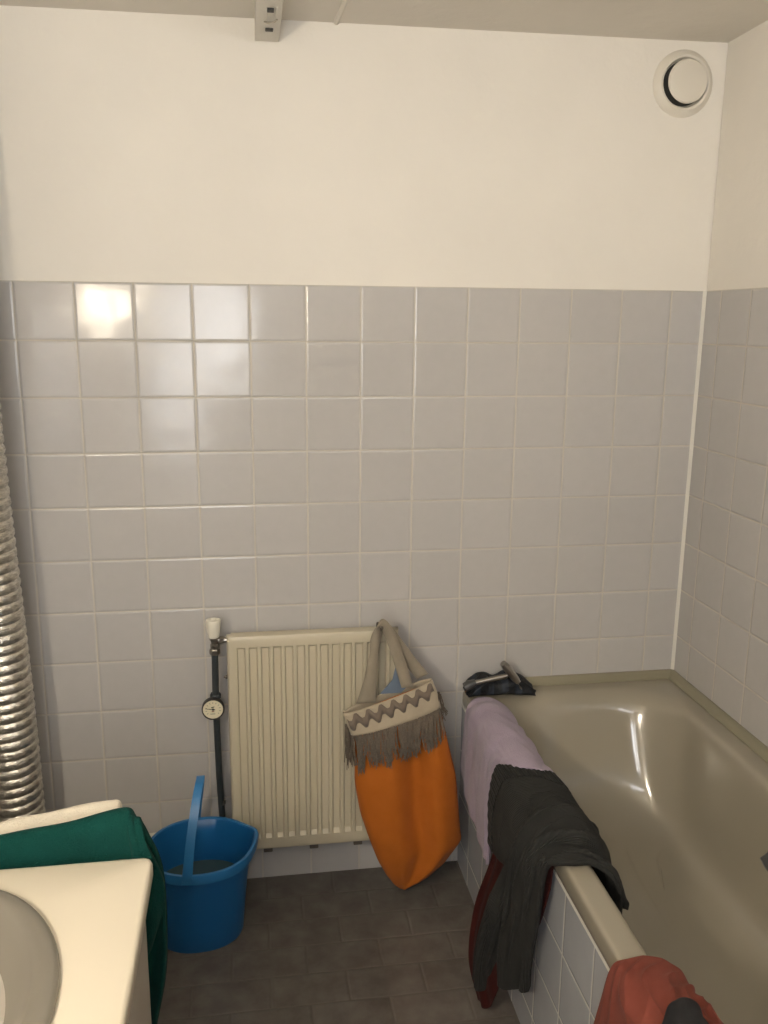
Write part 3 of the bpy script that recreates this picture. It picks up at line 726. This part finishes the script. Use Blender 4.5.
P = path([[1.196] * 5, [1.198] * 5, [1.208] * 5, [1.232] * 5, [1.268] * 5, [1.302] * 5, [1.326] * 5, [1.331] * 5],
         [.40, .50, .575, .610, .619, .612, .575, .54],
         [[-.30, -.35, -.40, -.42, -.435], [-.28, -.34, -.39, -.44, -.47], [-.25, -.32, -.38, -.45, -.50], [-.215, -.3, -.38, -.46, -.53], [-.245, -.32, -.39, -.47, -.545], [-.32, -.37, -.42, -.49, -.55], [-.37, -.41, -.45, -.50, -.55], [-.38, -.42, -.46, -.5, -.55]])
for r_ in P[:2]:
    for k in range(len(r_)): r_[k] = (r_[k][0] - .004, r_[k][1], r_[k][2])
drape('folded_layer', P, m_lav, None, [(.002, .4, 2)], 4, .008, parent=lavt)

# grey ribbed garment: body over the edge
m_gry = cloth('dark_grey_ribbed_knit', (.0225, .0228, .0215), (.029, .0295, .028), rib=.0008, ribn=64, fuzz=.0005, sheen=.02, axis=1)
m_gry2 = cloth('dark_grey_cuff_knit', (.0225, .0228, .0215), (.029, .0295, .028), rib=.0008, ribn=70, fuzz=.0005, sheen=.02, axis=0)
P = path([[1.186, 1.176, 1.168, 1.168, 1.172], [1.184, 1.172, 1.164, 1.166, 1.170], [1.190, 1.185, 1.18, 1.178, 1.178], [1.205] * 5, [1.255] * 5, [1.310] * 5, [1.345] * 5, [1.350] * 5],
         [[.36, .38, .42, .47, .52], [.48, .49, .51, .53, .55], [.570, .575, .575, .575, .575], [.600, .610, .615, .612, .600], [.606, .622, .630, .624, .604], [.602, .618, .622, .615, .592], [.57, .580, .580, .57, .545], [.48, .48, .48, .48, .47]],
         [[-.455, -.53, -.63, -.73, -.82], [-.450, -.54, -.65, -.76, -.86], [-.475, -.57, -.68, -.78, -.88], [-.502, -.59, -.70, -.80, -.89], [-.520, -.60, -.72, -.82, -.90], [-.54, -.63, -.73, -.84, -.925], [-.545, -.65, -.76, -.86, -.945], [-.55, -.66, -.78, -.88, -.95]])
def env_body(u, v): return np.clip(v * 1.8 - .35, 0.05, 1)
gg = drape('grey_garment', P, m_gry, 'dark grey ribbed knit garment over the bath edge, between lavender towel and bare rim', [(.002, .9, 1.6)], 21, .005, env=env_body, cat='clothing', nu=170, nv=170, creases=[(.018, 66, 3.4, .55), (.007, 55, 6, .3)])
# waistband with gathered ribs at the far edge
P2 = fit_rim(P); Wb = np.stack([P2[:, 0], P2[:, 0] * .6 + P2[:, 1] * .4, P2[:, 0] * .15 + P2[:, 1] * .85], 1)
G = net(Wb, 260, 24); h, u, v = waves(260, 24, [(.0008, 9, .5)], 2); h = -(h * .5 + .0028 + .0008 * np.sin(2 * PI * 26 * u))
grid("waistband", G, m_gry2, gg, thick=.004, disp=h)
# leg hanging down the outside
P = path([[1.116, 1.130, 1.156, 1.160, 1.172, 1.186], [1.116, 1.126, 1.154, 1.152, 1.165, 1.182], [1.132, 1.140, 1.158, 1.152, 1.162, 1.180], [1.162, 1.156, 1.158, 1.154, 1.162, 1.178], [1.176, 1.168, 1.164, 1.164, 1.168, 1.180], [1.195] * 6, [1.235] * 6, [1.285] * 6, [1.335] * 6, [1.352] * 6],
         [[.088, .080, .135, .150, .190, .215], [.20, .19, .22, .25, .29, .32], [.34, .33, .34, .36, .39, .42], [.46, .45, .46, .47, .49, .52], [.53, .54, .545, .55, .56, .575], [.612, .618, .622, .622, .618, .604], [.642, .650, .654, .652, .636, .604], [.642, .652, .656, .650, .632, .602], [.60, .60, .598, .592, .58, .565], [.50] * 6],
         [[-.600, -.635, -.665, -.715, -.765, -.800], [-.620, -.655, -.69, -.735, -.785, -.825], [-.655, -.69, -.72, -.765, -.81, -.85], [-.685, -.72, -.75, -.79, -.835, -.872], [-.70, -.735, -.77, -.81, -.85, -.89], [-.71, -.745, -.78, -.82, -.865, -.905], [-.70, -.745, -.79, -.83, -.87, -.912], [-.715, -.76, -.80, -.84, -.88, -.915], [-.74, -.78, -.82, -.86, -.90, -.935], [-.75, -.79, -.83, -.87, -.905, -.935]])
lg = drape('leg', P, m_gry, None, [(.003, .2, 1.6)], 31, .014, parent=gg, nu=170, nv=150, creases=[(.018, 80, 2.8, .15), (.008, 76, 5, .1)])

# terracotta garment
m_ter = cloth('terracotta_jersey', (.15, .038, .026), (.185, .049, .034), fuzz=.0003, fscale=800, sheen=.03)
P = path([[1.175] * 6, [1.178] * 6, [1.186] * 6, [1.198] * 6, [1.228] * 6, [1.270] * 6, [1.312] * 6, [1.340] * 6, [1.348] * 6],
         [.28, .40, .50, [.575, .58, .585, .59, .59, .59], [.598, .615, .63, .638, .64, .64], [.600, .622, .64, .650, .65, .65], [.594, .61, .625, .635, .635, .635], [.56, .575, .58, .58, .58, .58], [.46] * 6],
         [[-1.13, -1.25, -1.36, -1.46, -1.56, -1.66], [-1.145, -1.25, -1.36, -1.46, -1.56, -1.66], [-1.162, -1.26, -1.36, -1.46, -1.56, -1.66], [-1.175, -1.26, -1.36, -1.46, -1.56, -1.66], [-1.180, -1.26, -1.36, -1.46, -1.56, -1.66], [-1.185, -1.27, -1.36, -1.46, -1.56, -1.66], [-1.20, -1.28, -1.37, -1.46, -1.56, -1.66], [-1.215, -1.29, -1.37, -1.46, -1.56, -1.66], [-1.22, -1.3, -1.38, -1.46, -1.56, -1.66]])
drape('terracotta_garment', P, m_ter, 'terracotta red jersey garment bunched on the near end of the bath edge', [(.004, .8, 2.2)], 44, .003, nu=200, nv=220, cat='clothing', creases=[(.011, 58, 6, .7), (.006, 42, 11, -.3)])
m_blk = cloth('black_cloth', (.012, .012, .014), (.018, .018, .020), fuzz=.0004, sheen=.02)
P = path([1.190, 1.210, 1.23, 1.25, 1.272, 1.29], [.625, .648, .660, .662, .652, .630], [[-1.365, -1.42, -1.50, -1.58], [-1.345, -1.40, -1.50, -1.58], [-1.335, -1.40, -1.50, -1.58], [-1.335, -1.40, -1.50, -1.58], [-1.345, -1.40, -1.50, -1.58], [-1.365, -1.42, -1.50, -1.58]])
drape('black_garment', P, m_blk, 'black cloth bundled on top of the terracotta garment', [(.004, 1.1, 1.2), (.002, 2, 3)], 51, .004, cat='clothing', nu=60, nv=60)

# dark grey cloth over the wall side of the bath
P = path([1.858, 1.835, 1.812, 1.800, 1.793, 1.785], [.607, .607, .585, .53, .47, [0.434, 0.422, 0.414, 0.414]], [[-0.731, -0.781, -0.851, -0.931]] * 5 + [[-0.711, -0.771, -0.841, -0.921]])
drape('grey_cloth', P, cloth('charcoal_cloth', (.045, .045, .047)), 'charcoal cloth over the wall side of the bath, at the right edge of the photo', [(.002, .5, 2)], 61, .006, cat='cloth', nu=50, nv=40)

# ------------------------------------------------------------------ black pouch and squeegee on the bath corner
t = NT('black_checked_fabric'); X = t.xyz()
f1 = t.math('FRACT', t.math('MULTIPLY', X[0], 24.0)); m1 = t.ramp(f1, .45, .62)
t.set(Base_Color=t.mix(t.math('MULTIPLY', m1, t.ramp(t.noise(30, 2), .4, .62)), col(.006, .007, .009), col(.022, .030, .044)), Roughness=.6, Specular_IOR_Level=.3)
t.bump(t.noise(90, 3), 1, .003)
nu2, nv2 = 44, 60
G = np.zeros((nu2, nv2, 3))
for i in range(nu2):
    a = i / (nu2 - 1)                      # along X
    x = 1.214 + .205 * a
    env = min(1, 5 * a) ** .5 * (1 - .55 * max(0, (a - .72) / .28) ** 1.2) if a < .999 else .25
    env = max(.25, env)
    hh = .058 * env * (1 + .10 * math.sin(11 * a) + .06 * math.sin(23 * a + 1)); w = .042 * (1 + .08 * math.sin(9 * a + 2)) * (.75 + .25 * env)
    yc = -.052 - .022 * max(0, a - .65) / .35
    for j in range(nv2):
        th = 2 * PI * j / nv2; c_, s_ = math.cos(th), math.sin(th)
        G[i, j] = (x + .004 * math.sin(5 * th + 8 * a), yc + w * abs(c_) ** .8 * (1 if c_ > 0 else -1) * (1 + .06 * math.sin(4 * th + 14 * a)), .5985 + hh * .5 + hh * .5 * abs(s_) ** .7 * (1 if s_ > 0 else -1))
G[0] = G[0] * .3 + G[0].mean(0) * .7; G[-1] = G[-1] * .3 + G[-1].mean(0) * .7
po_ = grid('cloth_pouch', G, t.m, None, wrap=True); tag(po_, 'black checked cloth pouch on the back left corner of the bath', 'pouch')
mb = MB(); mb.rbox((1.26, -.062, .632), (1.285, -.045, .658), .004); mb.build('tab', m_blk, po_)
sq = thing('squeegee', 'chrome T-shaped squeegee lying on the black pouch', 'squeegee', (1.30, -.08, .64))
mb = MB(); mb.tube([(1.232, -.086, .648), (1.330, -.092, .668)], .0075, 16); mb.build('handle', m_nickel, sq)
mb = MB(); mb.tube([(1.204, -.084, .634), (1.216, -.085, .642), (1.236, -.086, .649)], [.014, .015, .010], 14); mb.build('grip', simple('grip_dark', (.05, .05, .05), .4), sq)
mb = MB(); mb.tube([(1.318, -.082, .703), (1.330, -.082, .690), (1.352, -.084, .660), (1.372, -.086, .628), (1.382, -.088, .612)], [.014, .018, .017, .015, .010], 12, flat=.7); mb.build('head', m_nickel, sq)
mb = MB(); mb.tube([(1.334, -.092, .698), (1.392, -.096, .612)], .0035, 8); mb.build('blade', simple('grey_rubber', (.35, .33, .29), .5), sq)
